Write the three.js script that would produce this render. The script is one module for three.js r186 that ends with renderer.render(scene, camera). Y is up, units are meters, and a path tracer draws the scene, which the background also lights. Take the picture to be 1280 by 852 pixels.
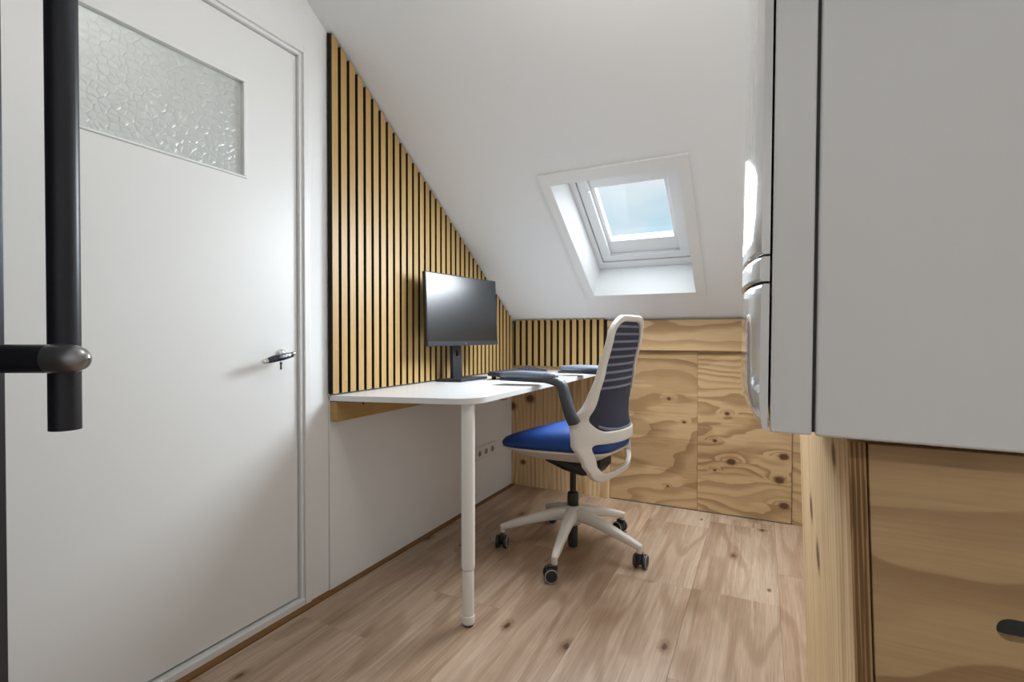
import * as THREE from 'three';
import { RoundedBoxGeometry } from 'three/addons/geometries/RoundedBoxGeometry.js';
import { mergeGeometries, mergeVertices, toCreasedNormals } from 'three/addons/utils/BufferGeometryUtils.js';
import { MarchingCubes } from 'three/addons/objects/MarchingCubes.js';
import { RectAreaLightUniformsLib } from 'three/addons/lights/RectAreaLightUniformsLib.js';

// ---------------------------------------------------------------- camera, sky, exposure
// Room axes: x to the right along the knee wall, y up, d = -z into the room along the slatted wall.
const scene = new THREE.Scene();
const YAW = 0.461059, PITCH = -0.0116332;
const camera = new THREE.PerspectiveCamera(68.144, 1280 / 852, 0.02, 60);
camera.position.set(0, 1, 0);
camera.rotation.set(PITCH, YAW, 0, 'YXZ');
const renderer = new THREE.WebGLRenderer();
renderer.toneMapping = THREE.LinearToneMapping;
renderer.toneMappingExposure = 0.68;
renderer.shadowMap.enabled = true;
RectAreaLightUniformsLib.init();

const DAYLIGHT = 41, GLASS_GLOW = 10, GLOBE_LAMP = 1.25, LANDING_LAMP = 110;

// ---------------------------------------------------------------- numbers
function rng(seed) { let a = seed >>> 0; return () => { a = (a + 0x6D2B79F5) >>> 0; let t = Math.imul(a ^ (a >>> 15), 1 | a); t = (t + Math.imul(t ^ (t >>> 7), 61 | t)) ^ t; return ((t ^ (t >>> 14)) >>> 0) / 4294967296; }; }
function h2(x, y, s) { let n = Math.imul(x | 0, 374761393) + Math.imul(y | 0, 668265263) + Math.imul(s | 0, 2147483647 ^ 0x5bd1e995); n = Math.imul(n ^ (n >>> 13), 1274126177); return ((n ^ (n >>> 16)) >>> 0) / 4294967296; }
function vn(x, y, s = 0) {
  const xi = Math.floor(x), yi = Math.floor(y), fx = x - xi, fy = y - yi, u = fx * fx * (3 - 2 * fx), v = fy * fy * (3 - 2 * fy);
  const a = h2(xi, yi, s), b = h2(xi + 1, yi, s), c = h2(xi, yi + 1, s), e = h2(xi + 1, yi + 1, s);
  return a + (b - a) * u + (c - a) * v + (a - b - c + e) * u * v;
}
function fbm(x, y, oct = 4, s = 0) { let t = 0, a = 0.5, n = 0; for (let i = 0; i < oct; i++) { t += a * vn(x, y, s + i * 17); n += a; a *= 0.5; x *= 2.03; y *= 2.03; } return t / n; }
const clamp = (x, a = 0, b = 1) => Math.min(b, Math.max(a, x));
const sst = (a, b, x) => { const t = clamp((x - a) / (b - a)); return t * t * (3 - 2 * t); };
const lerp = (a, b, t) => a + (b - a) * t;
const mix3 = (a, b, t) => [lerp(a[0], b[0], t), lerp(a[1], b[1], t), lerp(a[2], b[2], t)];

// ---------------------------------------------------------------- textures
function tex(w, h, fn, { srgb = true, repeat = false } = {}) {
  const data = new Uint8Array(w * h * 4);
  for (let j = 0; j < h; j++) for (let i = 0; i < w; i++) {
    const c = fn((i + 0.5) / w, (j + 0.5) / h), k = (j * w + i) * 4;
    if (typeof c === 'number') data[k] = data[k + 1] = data[k + 2] = clamp(c) * 255;
    else { data[k] = clamp(c[0], 0, 255); data[k + 1] = clamp(c[1], 0, 255); data[k + 2] = clamp(c[2], 0, 255); }
    data[k + 3] = 255;
  }
  const t = new THREE.DataTexture(data, w, h);
  t.magFilter = THREE.LinearFilter; t.minFilter = THREE.LinearMipmapLinearFilter; t.generateMipmaps = true;
  if (srgb) t.colorSpace = THREE.SRGBColorSpace;
  if (repeat) t.wrapS = t.wrapT = THREE.RepeatWrapping;
  t.needsUpdate = true;
  return t;
}
// rotary-cut softwood veneer, W x H metres; the grain runs along x; knots = [x, y, radius]
function plyTexture(W, H, seed, knots = [], { light = [192, 160, 118], mid = [168, 135, 94], dark = [132, 99, 64], px = 620, bands = 7, patch = 0.8, vertical = false, fine = 1 } = {}) {
  const w = Math.min(1024, Math.round(W * px)), h = Math.min(1024, Math.round(H * px));
  return tex(w, h, (u, v) => {
    let x = u * W, y = v * H;
    let g = y * 2.2 + 1.5 * fbm(x * 1.1 + seed, y * 3.2, 3, seed) + 0.16 * fbm(x * 5, y * 16, 3, seed + 5);
    let k = 0, ring = 0, halo = 0;
    for (const [kx, ky, kr] of knots) {
      const dx = (x - kx) / 2.1, dy = y - ky, r = Math.hypot(dx, dy) / kr;
      g += 0.42 * Math.exp(-r * r / 5) * (dy > 0 ? 1 : -1) * 0.5 + 0.2 * Math.exp(-r * r / 3);
      const e = Math.hypot((x - kx) / 1.35, dy) / kr * (1 + 0.25 * (fbm(x * 90, y * 90, 2, 7) - 0.5));
      k = Math.max(k, sst(1.05, 0.7, e)); halo = Math.max(halo, sst(2.2, 0.9, e)); ring = Math.max(ring, sst(1.25, 1.02, e) * sst(0.8, 1, e));
    }
    const t = g * bands, f = t - Math.floor(t), id = Math.floor(t);
    const late = sst(0.35, 0.93, f) * sst(1.0, 0.95, f) * (0.4 + 0.65 * h2(id, 3, seed));
    // broad sap and heart patches with ragged, fibre-like ends
    const p = fbm(x * 1.6 + 9, y * 6.5, 3, seed + 31) + 0.09 * (vn(x * 6, y * 170, seed + 3) - 0.5) + 0.12 * (vn(x * 2.5, y * 55, seed + 4) - 0.5);
    const pt = sst(0.49, 0.54, p) * patch;
    const fib = vn(x * 12, y * 420, seed + 11) * 0.6 + vn(x * 30, y * 800, seed + 12) * 0.4;
    let c = mix3(light, mid, clamp(pt * 0.75 + late * 0.6));
    c = mix3(c, dark, clamp(late * 0.5 + pt * late * 0.3 + 0.12 * (fbm(x * 2, y * 5, 2, seed + 77) - 0.4)));
    c = mix3(c, [140, 98, 56], halo * 0.25); c = mix3(c, [92, 56, 32], ring * 0.5); c = mix3(c, [74, 44, 28], k * 0.9);
    const q = 1 + fine * 0.09 * (fib - 0.5);
    return [c[0] * q, c[1] * q, c[2] * q];
  });
}
const plankTex = tex(1024, 2048, (u, v) => {        // oak laminate, 1.24 m x 2.76 m of boards; grain along v
  const x = u * 1.24, y = v * 2.76;
  const wob = 0.035 * (fbm(x * 2, y * 1.3, 3, 5) - 0.5);
  const g = (x + wob) * 26 + 1.6 * fbm(x * 3, y * 0.8, 3, 9);
  const line = vn(g * 3.1, y * 1.7, 2) * 0.5 + vn(g * 9, y * 4, 3) * 0.5;
  const cath = 0.5 + 0.5 * Math.sin(40 * fbm(x * 4.5, y * 0.75, 3, 41));
  const blot = fbm(x * 5, y * 1.6, 4, 21);
  let c = mix3([190, 166, 144], [144, 115, 91], clamp(0.2 + 0.7 * (line - 0.3) + 0.55 * (blot - 0.5)));
  c = mix3(c, [114, 84, 60], clamp(0.26 * sst(0.55, 1, cath) + 0.4 * sst(0.6, 0.8, blot)));
  c = mix3(c, [200, 178, 156], 0.4 * sst(0.56, 0.75, fbm(x * 7 + 3, y * 1.1 + 8, 3, 66)));
  const cx = Math.floor(x / 0.17), cy = Math.floor(y / 0.34);     // knots and bark cracks
  for (let a = -1; a <= 1; a++) for (let b = -1; b <= 1; b++) {
    const r1 = h2(cx + a, cy + b, 91); if (r1 > 0.26) continue;
    const kx = (cx + a + h2(cx + a, cy + b, 92)) * 0.17, ky = (cy + b + h2(cx + a, cy + b, 93)) * 0.34, kr = 0.004 + 0.009 * h2(cx + a, cy + b, 94);
    const e = Math.hypot((x - kx) * (1 + 1.2 * r1), (y - ky) * 0.55) / kr + 0.9 * (fbm(x * 130, y * 70, 2, 4) - 0.5);
    c = mix3(c, [104, 70, 46], 0.55 * sst(2.8, 0.6, e)); c = mix3(c, [56, 36, 26], 0.75 * sst(1.0, 0.4, e));
  }
  const q = 1 + 0.12 * (vn(x * 700, y * 22, 31) - 0.5) + 0.06 * (vn(x * 260, y * 6, 33) - 0.5);
  return [c[0] * q, c[1] * q, c[2] * q];
}, { repeat: true });
const slatTex = tex(512, 1024, (u, v) => {           // 0.5 m x 2 m of oak veneer, grain along v
  const x = u * 0.5, y = v * 2;
  const l = vn(x * 420, y * 3, 1) * 0.5 + vn(x * 180 + 2 * fbm(x * 8, y, 2, 3), y * 1.3, 2) * 0.5;
  const c = mix3([194, 160, 102], [166, 132, 78], clamp(0.25 + 0.7 * (l - 0.3) + 0.5 * (fbm(x * 9, y * 1.5, 3, 8) - 0.5)));
  const q = 1 + 0.07 * (vn(x * 1500, y * 30, 4) - 0.5);
  return [c[0] * q, c[1] * q, c[2] * q];
}, { repeat: true });
const pineTex = tex(512, 1024, (u, v) => {           // 0.9 m x 0.9 m pine board, grain along v
  const x = u * 0.9, y = v * 0.9;
  const g = x * 34 + 2.2 * fbm(x * 4, y * 1.5, 3, 12), f = g - Math.floor(g);
  let c = mix3([222, 192, 148], [186, 146, 98], sst(0.35, 0.95, f) * (0.3 + 0.6 * h2(Math.floor(g), 1, 5)));
  c = mix3(c, [150, 108, 66], 0.4 * sst(0.6, 0.8, fbm(x * 16, y * 2, 3, 71)));
  for (const [kx, ky, kr] of [[0.60, 0.62, 0.02], [0.47, 0.565, 0.02], [0.16, 0.83, 0.014], [0.55, 0.2, 0.012]]) {
    const e = Math.hypot((x - kx) / 1.6, (y - ky) * 0.72) / kr;
    c = mix3(c, [150, 104, 62], 0.5 * sst(1.6, 0.9, e)); c = mix3(c, [86, 62, 48], 0.85 * sst(1, 0.6, e));
  }
  const q = 1 + 0.1 * (vn(x * 300, y * 12, 6) - 0.5);
  return [c[0] * q, c[1] * q, c[2] * q];
}, { repeat: true });
const plyEdgeTex = tex(64, 512, (u, v) => {           // plies across u, seen end on
  const k = Math.floor(u * 7), n = vn(u * 90, v * (k % 2 ? 60 : 14), 3 + k);
  let c = k % 2 ? [132, 96, 58] : [190, 152, 104];
  c = mix3(c, [92, 64, 38], 0.5 * n + 0.4 * sst(0.62, 0.75, vn(u * 7, v * 9, 9)));
  return c;
});
const wallBump = tex(512, 512, (u, v) => 0.5 + 0.5 * (fbm(u * 60, v * 60, 3, 3) - 0.5), { srgb: false, repeat: true });
const glassBump = tex(1024, 720, (u, v) => {          // hammered cathedral glass: rounded cells with creased borders
  const x = u * 0.47 / 0.021, y = v * 0.33 / 0.021; let a = 9, b = 9;
  const wx = x + 0.5 * (fbm(x * 0.8, y * 0.8, 2, 4) - 0.5), wy = y + 0.5 * (fbm(x * 0.8 + 9, y * 0.8, 2, 6) - 0.5), cx = Math.floor(wx), cy = Math.floor(wy);
  for (let i = -1; i <= 1; i++) for (let j = -1; j <= 1; j++) {
    const d = Math.hypot(cx + i + 0.1 + 0.8 * h2(cx + i, cy + j, 1) - wx, cy + j + 0.1 + 0.8 * h2(cx + i, cy + j, 2) - wy);
    if (d < a) { b = a; a = d; } else if (d < b) b = d;
  }
  return 0.6 * Math.sqrt(sst(0, 0.75, b - a)) + 0.4 * Math.sqrt(clamp(1 - a * a));
}, { srgb: false });
const fabricBump = tex(256, 256, (u, v) => 0.5 + 0.25 * Math.sin(u * 402) + 0.25 * Math.sin(v * 402), { srgb: false, repeat: true });

// sky: thin bright cloud over pale blue, the same all round
{
  const w = 1024, h = 512, data = new Float32Array(w * h * 4);
  for (let j = 0; j < h; j++) for (let i = 0; i < w; i++) {
    const lon = (i + 0.5) / w * 2 * Math.PI, lat = ((j + 0.5) / h - 0.5) * Math.PI;
    const X = Math.cos(lat) * Math.cos(lon), Z = Math.cos(lat) * Math.sin(lon), Y = Math.sin(lat);
    const c = sst(0.4, 0.72, fbm(X * 3.2 + 11 + Y * 2, Z * 3.2 + Y * 9 + 5, 5, 12));
    const k = (j * w + i) * 4;
    data[k] = lerp(0.70, 1.12, c); data[k + 1] = lerp(1.04, 1.26, c); data[k + 2] = lerp(1.24, 1.33, c); data[k + 3] = 1;
  }
  const t = new THREE.DataTexture(data, w, h, THREE.RGBAFormat, THREE.FloatType);
  t.mapping = THREE.EquirectangularReflectionMapping; t.magFilter = THREE.LinearFilter; t.needsUpdate = true;
  scene.background = t;
}

// ---------------------------------------------------------------- materials
const std = (o) => new THREE.MeshStandardMaterial(o), phys = (o) => new THREE.MeshPhysicalMaterial(o);
const lin = (r, g, b) => new THREE.Color().setRGB(r, g, b);
const M = {
  wall: std({ color: lin(0.785, 0.795, 0.80), roughness: 0.9, bumpMap: wallBump, bumpScale: 0.0006 }),
  ceiling: std({ color: lin(0.795, 0.81, 0.825), roughness: 0.92 }),
  paint: std({ color: lin(0.775, 0.785, 0.785), roughness: 0.42 }),
  lining: std({ color: lin(0.785, 0.795, 0.80), roughness: 0.5 }),
  sash: phys({ color: lin(0.79, 0.795, 0.80), roughness: 0.3 }),
  gasket: std({ color: lin(0.03, 0.03, 0.03), roughness: 0.7 }),
  pane: phys({ color: 0xffffff, specularIntensity: 0.35, roughness: 0.0, transmission: 1, thickness: 0, ior: 1.5 }),
  hammered: phys({ color: lin(0.84, 0.88, 0.865), roughness: 0.26, transmission: 0.5, thickness: 0, ior: 1.5, bumpMap: glassBump, bumpScale: 0.003, specularIntensity: 1 }),
  plank: [0, 1, 2, 3].map((k) => phys({ color: [lin(1, 1, 1), lin(0.95, 0.95, 0.96), lin(1.03, 1.0, 0.98), lin(0.97, 0.98, 1.0)][k], map: plankTex, roughness: 0.36, bumpMap: plankTex, bumpScale: 0.0003 })),
  subfloor: std({ color: lin(0.06, 0.04, 0.03), roughness: 0.9 }),
  edgeStrip: std({ color: lin(0.46, 0.33, 0.22), map: slatTex, roughness: 0.6 }),
  slat: phys({ color: lin(1, 1, 1), map: slatTex, roughness: 0.46 }),
  mdf: std({ color: lin(0.020, 0.014, 0.011), roughness: 0.85 }),
  felt: std({ color: lin(0.012, 0.011, 0.011), roughness: 1 }),
  black: std({ color: lin(0.012, 0.012, 0.014), roughness: 0.45 }),
  blackSteel: std({ color: lin(0.030, 0.032, 0.040), roughness: 0.36, metalness: 0.4 }),
  capSteel: std({ color: lin(0.34, 0.34, 0.36), roughness: 0.3, metalness: 0.9 }),
  chrome: std({ color: lin(0.75, 0.73, 0.70), roughness: 0.14, metalness: 1 }),
  bakelite: std({ color: lin(0.012, 0.014, 0.022), roughness: 0.25 }),
  deskTop: phys({ color: lin(0.74, 0.745, 0.755), roughness: 0.3 }),
  legWhite: std({ color: lin(0.80, 0.795, 0.78), roughness: 0.35 }),
  batten: std({ color: lin(1, 1, 1), map: slatTex, roughness: 0.65 }),
  socket: std({ color: lin(0.74, 0.735, 0.71), roughness: 0.4 }),
  recess: std({ color: lin(0.22, 0.21, 0.2), roughness: 0.6 }),
  bezel: std({ color: lin(0.016, 0.018, 0.022), roughness: 0.4 }),
  screen: phys({ color: lin(0.006, 0.007, 0.009), roughness: 0.27, specularIntensity: 1, ior: 1.75 }),
  standGrey: std({ color: lin(0.03, 0.034, 0.042), roughness: 0.4, metalness: 0.3 }),
  key: std({ color: lin(0.03, 0.036, 0.05), roughness: 0.5 }),
  seagull: std({ color: lin(0.66, 0.62, 0.57), roughness: 0.42 }),
  seatBlue: phys({ color: lin(0.003, 0.045, 0.23), roughness: 0.62, bumpMap: fabricBump, bumpScale: 0.0003 }),
  meshBack: std({ color: lin(0.030, 0.031, 0.056), roughness: 0.85, bumpMap: fabricBump, bumpScale: 0.0004 }),
  meshBand: std({ color: lin(0.17, 0.175, 0.22), roughness: 0.8 }),
  armGrey: std({ color: lin(0.055, 0.062, 0.078), roughness: 0.5 }),
  padGrey: std({ color: lin(0.13, 0.15, 0.19), roughness: 0.5 }),
  mech: std({ color: lin(0.012, 0.012, 0.013), roughness: 0.5 }),
  wheel: std({ color: lin(0.016, 0.016, 0.018), roughness: 0.45 }),
  wheelRim: std({ color: lin(0.30, 0.31, 0.33), roughness: 0.45 }),
  boilerBody: std({ color: lin(0.72, 0.72, 0.71), roughness: 0.38 }),
  boilerFront: phys({ color: lin(0.72, 0.72, 0.71), roughness: 0.12, clearcoat: 1, clearcoatRoughness: 0.03 }),
  pine: std({ color: 0xffffff, map: pineTex, roughness: 0.7 }),
  plyEdge: std({ color: 0xffffff, map: plyEdgeTex, roughness: 0.8 }),
  glow: std({ color: 0xffffff, emissive: lin(1, 0.96, 0.91), emissiveIntensity: 3, roughness: 0.5 }),
  fitting: std({ color: lin(0.8, 0.8, 0.8), roughness: 0.4 }),
};

// ---------------------------------------------------------------- helpers
const taken = {};
const numbered = (n) => { const k = taken[n] = (taken[n] ?? -1) + 1; return k ? `${n}_${String(k).padStart(3, '0')}` : n; };
function mesh(name, geo, mat, parent) {
  const m = new THREE.Mesh(geo, mat); m.castShadow = m.receiveShadow = true;
  m.name = parent ? name : numbered(name); (parent ?? scene).add(m); return m;
}
function tag(o, label, category, group, kind) { o.userData = { label, category }; if (group) o.userData.group = group; if (kind) o.userData.kind = kind; return o; }
function thing(name, label, category, pos = [0, 0, 0], turn = 0, group) {
  const g = new THREE.Group(); g.name = numbered(name); g.position.set(...pos); g.rotation.y = turn; scene.add(g); return tag(g, label, category, group);
}
function struct(name, label) { const g = new THREE.Group(); g.name = name; scene.add(g); g.userData = { kind: 'structure', label, category: name.replace(/_.*/, '') }; return g; }
function sub(name, parent) { const g = new THREE.Group(); g.name = name; parent.add(g); return g; }
// box between room coordinates: x0..x1, y0..y1, d0..d1
function boxG(x0, x1, y0, y1, d0, d1, r = 0) {
  const w = x1 - x0, h = y1 - y0, l = d1 - d0;
  const g = r ? new RoundedBoxGeometry(w, h, l, 2, Math.min(r, w / 2.01, h / 2.01, l / 2.01)) : new THREE.BoxGeometry(w, h, l);
  g.translate((x0 + x1) / 2, (y0 + y1) / 2, -(d0 + d1) / 2); return g;
}
const box = (name, x0, x1, y0, y1, d0, d1, mat, parent, r = 0) => mesh(name, boxG(x0, x1, y0, y1, d0, d1, r), mat, parent);
function merged(list) { return mergeGeometries(list.map((g) => { const n = g.index ? g.toNonIndexed() : g; for (const k of Object.keys(n.attributes)) if (!['position', 'normal', 'uv'].includes(k)) n.deleteAttribute(k); return n; })); }
// uv in metres from position: pick two axes
function uvFrom(g, a, b, su = 1, sv = 1, ou = 0, ov = 0) {
  const p = g.attributes.position, uv = new Float32Array(p.count * 2), get = (k, i) => (k === 'x' ? p.getX(i) : k === 'y' ? p.getY(i) : p.getZ(i));
  for (let i = 0; i < p.count; i++) { uv[2 * i] = get(a, i) * su + ou; uv[2 * i + 1] = get(b, i) * sv + ov; }
  g.setAttribute('uv', new THREE.BufferAttribute(uv, 2)); return g;
}
// prism: polygon of [p, q] points pushed between e0 and e1 along the third axis; put(p, q, e) -> [x, y, z]
function prism(poly, e0, e1, put) {
  const n = poly.length, pos = [], tri = (a, b, c) => pos.push(...a, ...b, ...c);
  const A = poly.map(([p, q]) => put(p, q, e0)), B = poly.map(([p, q]) => put(p, q, e1));
  for (const f of THREE.ShapeUtils.triangulateShape(poly.map(([p, q]) => new THREE.Vector2(p, q)), [])) { tri(A[f[0]], A[f[1]], A[f[2]]); tri(B[f[2]], B[f[1]], B[f[0]]); }
  for (let i = 0; i < n; i++) { const j = (i + 1) % n; tri(A[i], B[i], A[j]); tri(A[j], B[i], B[j]); }
  let g = new THREE.BufferGeometry(); g.setAttribute('position', new THREE.Float32BufferAttribute(pos, 3));
  let vol = 0; for (let i = 0; i < pos.length; i += 9) vol += pos[i] * (pos[i + 4] * pos[i + 8] - pos[i + 5] * pos[i + 7]) - pos[i + 1] * (pos[i + 3] * pos[i + 8] - pos[i + 5] * pos[i + 6]) + pos[i + 2] * (pos[i + 3] * pos[i + 7] - pos[i + 4] * pos[i + 6]);
  if (vol < 0) for (let i = 0; i < pos.length; i += 9) for (let k = 0; k < 3; k++) { const t = pos[i + 3 + k]; pos[i + 3 + k] = pos[i + 6 + k]; pos[i + 6 + k] = t; }
  g.setAttribute('position', new THREE.Float32BufferAttribute(pos, 3)); g.computeVertexNormals(); return g;
}
// loft closed loops of equal length into a solid with end caps
function loft(loops, { crease = 0.7, caps = true } = {}) {
  const n = loops[0].length, pos = [], idx = [];
  for (const L of loops) for (const p of L) pos.push(...p);
  for (let k = 0; k + 1 < loops.length; k++) for (let i = 0; i < n; i++) { const j = (i + 1) % n, a = k * n + i, b = k * n + j, c = a + n, e = b + n; idx.push(a, b, c, b, e, c); }
  if (caps) for (const [k, flip] of [[0, true], [loops.length - 1, false]]) {
    const L = loops[k], c = L.reduce((s, p) => [s[0] + p[0] / n, s[1] + p[1] / n, s[2] + p[2] / n], [0, 0, 0]), ci = pos.length / 3; pos.push(...c);
    for (let i = 0; i < n; i++) { const a = k * n + i, b = k * n + (i + 1) % n; flip ? idx.push(ci, b, a) : idx.push(ci, a, b); }
  }
  const g = new THREE.BufferGeometry(); g.setAttribute('position', new THREE.Float32BufferAttribute(pos, 3)); g.setIndex(idx);
  let vol = 0; for (let i = 0; i < idx.length; i += 3) { const [a, b, c] = [0, 1, 2].map((k) => pos.slice(idx[i + k] * 3, idx[i + k] * 3 + 3)); vol += a[0] * (b[1] * c[2] - b[2] * c[1]) - a[1] * (b[0] * c[2] - b[2] * c[0]) + a[2] * (b[0] * c[1] - b[1] * c[0]); }
  if (vol < 0) { for (let i = 0; i < idx.length; i += 3) { const t = idx[i + 1]; idx[i + 1] = idx[i + 2]; idx[i + 2] = t; } g.setIndex(idx); }
  g.computeVertexNormals();
  const o = toCreasedNormals(g, crease); if (!o.attributes.uv) uvFrom(o, 'x', 'y'); return o;
}
// sweep an oval (a across, b along the other way) down a list of points
function sweep(pts, size, { up = [0, 1, 0], seg = 16, steps = 24, square = 2, crease = 0.8 } = {}) {
  const c = new THREE.CatmullRomCurve3(pts.map((p) => new THREE.Vector3(...p)), false, 'centripetal'), U = new THREE.Vector3(...up), loops = [];
  for (let i = 0; i <= steps; i++) {
    const t = i / steps, P = c.getPoint(t), T = c.getTangent(t), S = new THREE.Vector3().crossVectors(T, U).normalize(), N = new THREE.Vector3().crossVectors(S, T), [a, b] = size(t), L = [];
    for (let k = 0; k < seg; k++) {
      const w = (k / seg) * 2 * Math.PI, cs = Math.cos(w), sn = Math.sin(w), e = 2 / square;
      const x = Math.sign(cs) * Math.abs(cs) ** e * a, y = Math.sign(sn) * Math.abs(sn) ** e * b;
      L.push([P.x + S.x * x + N.x * y, P.y + S.y * x + N.y * y, P.z + S.z * x + N.z * y]);
    }
    loops.push(L);
  }
  return loft(loops, { crease });
}
const lathe = (pts, seg = 32) => new THREE.LatheGeometry(pts.map(([r, y]) => new THREE.Vector2(r, y)), seg);

// ---------------------------------------------------------------- room shell
const XW = -1.507, XR = 0.42, DB = 3.03, DR = -0.62;          // left wall, right wall, knee wall, wall behind
const S0 = 1.10, SD = 3.02, SL = 0.6748, FLAT = 2.45;          // slope: y = S0 + SL (SD - d)
const slopeY = (d) => S0 + SL * (SD - d), DFLAT = SD - (FLAT - S0) / SL;

// floor: boards along d, each its own mesh
{
  const fl = struct('floor', 'oak laminate floor of wide boards running towards the knee wall');
  box('floor_slab', XW - 0.12, XR + 0.12, -0.12, -0.012, DR - 1.5, DB + 0.1, M.subfloor, fl);
  const W = 0.307, x0 = -0.858 - 2 * W - 0.0, joints = [[0.9, 2.28], [0.25, 1.62, 3.0], [1.19, 2.57], [0.7, 2.08], [0.13, 1.51, 2.89], [0.99, 2.375], [0.4, 1.78]], r = rng(5);
  const left = -1.478;
  joints.forEach((J, c) => {
    let a = Math.max(left, x0 + c * W), b = Math.min(XR, x0 + (c + 1) * W);
    if (c === 0) a = left;
    const cuts = [DR - 1.4, ...[J[0] - 1.38, ...J].filter((v) => v > DR - 1.3 && v < DB), DB];
    for (let k = 0; k + 1 < cuts.length; k++) {
      const g = boxG(a + 0.0003, b - 0.0003, -0.012, 0, cuts[k] + 0.0003, cuts[k + 1] - 0.0003, 0.0006);
      uvFrom(g, 'x', 'z', 1 / 1.24, 1 / 2.76, r(), r());
      mesh('board', g, M.plank[Math.floor(r() * 4)], fl);
    }
  });
}
// strip that closes the floor against the slatted wall and the door
{
  const t = struct('trim_1', 'brown wooden edge strip closing the floor against the white wall'); t.userData.category = 'trim';
  for (const [a, b] of [[0.3, 1.372], [1.374, 1.436], [1.438, DB]]) {
    const g = boxG(XW - 0.03, -1.4795, -0.012, 0.004, a, b, 0.0015); uvFrom(g, 'x', 'z', 2, 0.5); mesh('strip', g, M.edgeStrip, t);
  }
}
// left wall with a doorway (door leaf further down)
{
  const w = struct('wall_left', 'white painted side wall with door and slatted cladding');
  const T = XW - 0.1, hi = 2.7, XF = XW - 0.006;
  mesh('plaster', merged([boxG(T, XF, -0.02, hi, DR - 0.1, 0.372), boxG(T, XF, 2.058, hi, 0.372, 1.348), boxG(T, XF, -0.02, hi, 1.348, 1.4365)]), M.wall, w);
  mesh('plaster', merged([boxG(T, XW, 0.0, 0.745, 1.4375, DB + 0.1), boxG(T, XF, 0.745, hi, 1.4365, DB + 0.1)]), M.wall, w);
}
// knee wall: plywood sheets on the lower wall, a plywood rail on top
{
  const w = struct('wall_back', 'low knee wall clad in pale plywood sheets');
  box('plaster', XW - 0.1, XR + 0.1, -0.02, 1.4, DB + 0.012, DB + 0.14, M.wall, w);
  const sheet = (x0, x1, y0, y1, d0, t, seed, knots, o = {}) => {
    const m = std({ map: plyTexture(x1 - x0, y1 - y0, seed, knots.map(([x, y, r]) => [x - x0, y - y0, r]), o), roughness: 0.62 });
    return box('panel', x0, x1, y0, y1, d0, d0 + t, m, w, 0.0012);
  };
  // sheet behind the desk has upright grain
  {
    const m = std({ map: pineTex, roughness: 0.62 });
    const g = boxG(-1.506, -0.833, 0.0, 1.06, DB - 0.004, DB + 0.012, 0.0012); uvFrom(g, 'x', 'y', 1.1, 1.1, 0.174, 0.05);
    mesh('panel', g, m, w);
  }
  sheet(-0.831, -0.3275, 0.006, 0.95, DB - 0.003, 0.014, 3, [[-0.485, 0.63, 0.008], [-0.40, 0.50, 0.007], [-0.49, 0.12, 0.006]], { patch: 1, bands: 4 });
  sheet(-0.3265, 0.142, 0.006, 0.95, DB - 0.006, 0.017, 8, [[-0.15, 0.30, 0.017], [0.106, 0.355, 0.017], [0.085, 0.228, 0.017], [0.108, 0.095, 0.017], [-0.172, 0.565, 0.009], [-0.235, 0.41, 0.008], [-0.235, 0.245, 0.006]], { bands: 7, patch: 0.7 });
  sheet(0.144, XR, 0.0, 0.95, DB + 0.001, 0.011, 12, [], { bands: 5 });
  sheet(-0.845, XR, 0.912, 1.088, DB - 0.03, 0.03, 21, [], { bands: 3, patch: 1.1 });
}
// right wall, wall behind with the doorway the camera looks through, landing beyond it
{
  const r = struct('wall_right', 'white painted wall behind the boiler');
  box('plaster', XR, XR + 0.1, -0.02, 2.7, DR - 0.1, DB + 0.1, M.wall, r);
  const b = struct('wall_rear', 'white wall behind the viewer with a doorway to the landing');
  mesh('plaster', merged([boxG(XW - 0.1, -0.36, -0.02, 2.7, DR - 0.1, DR), boxG(-0.36, XR, 2.12, 2.7, DR - 0.1, DR)]), M.wall, b);
  const l = struct('wall_landing', 'white walls of the landing beyond the doorway');
  mesh('plaster', merged([boxG(-1.4, 1.2, -0.02, 2.7, DR - 1.5, DR - 1.4), boxG(-1.4, -1.3, -0.02, 2.7, DR - 1.4, DR - 0.1), boxG(1.1, 1.2, -0.02, 2.7, DR - 1.4, DR - 0.1), boxG(XR, 1.2, -0.02, 2.7, DR - 0.1, DR)]), M.wall, l);
  box('landing_floor', XR, 1.2, -0.12, -0.001, DR - 1.5, DR, M.subfloor, l);
}
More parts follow.
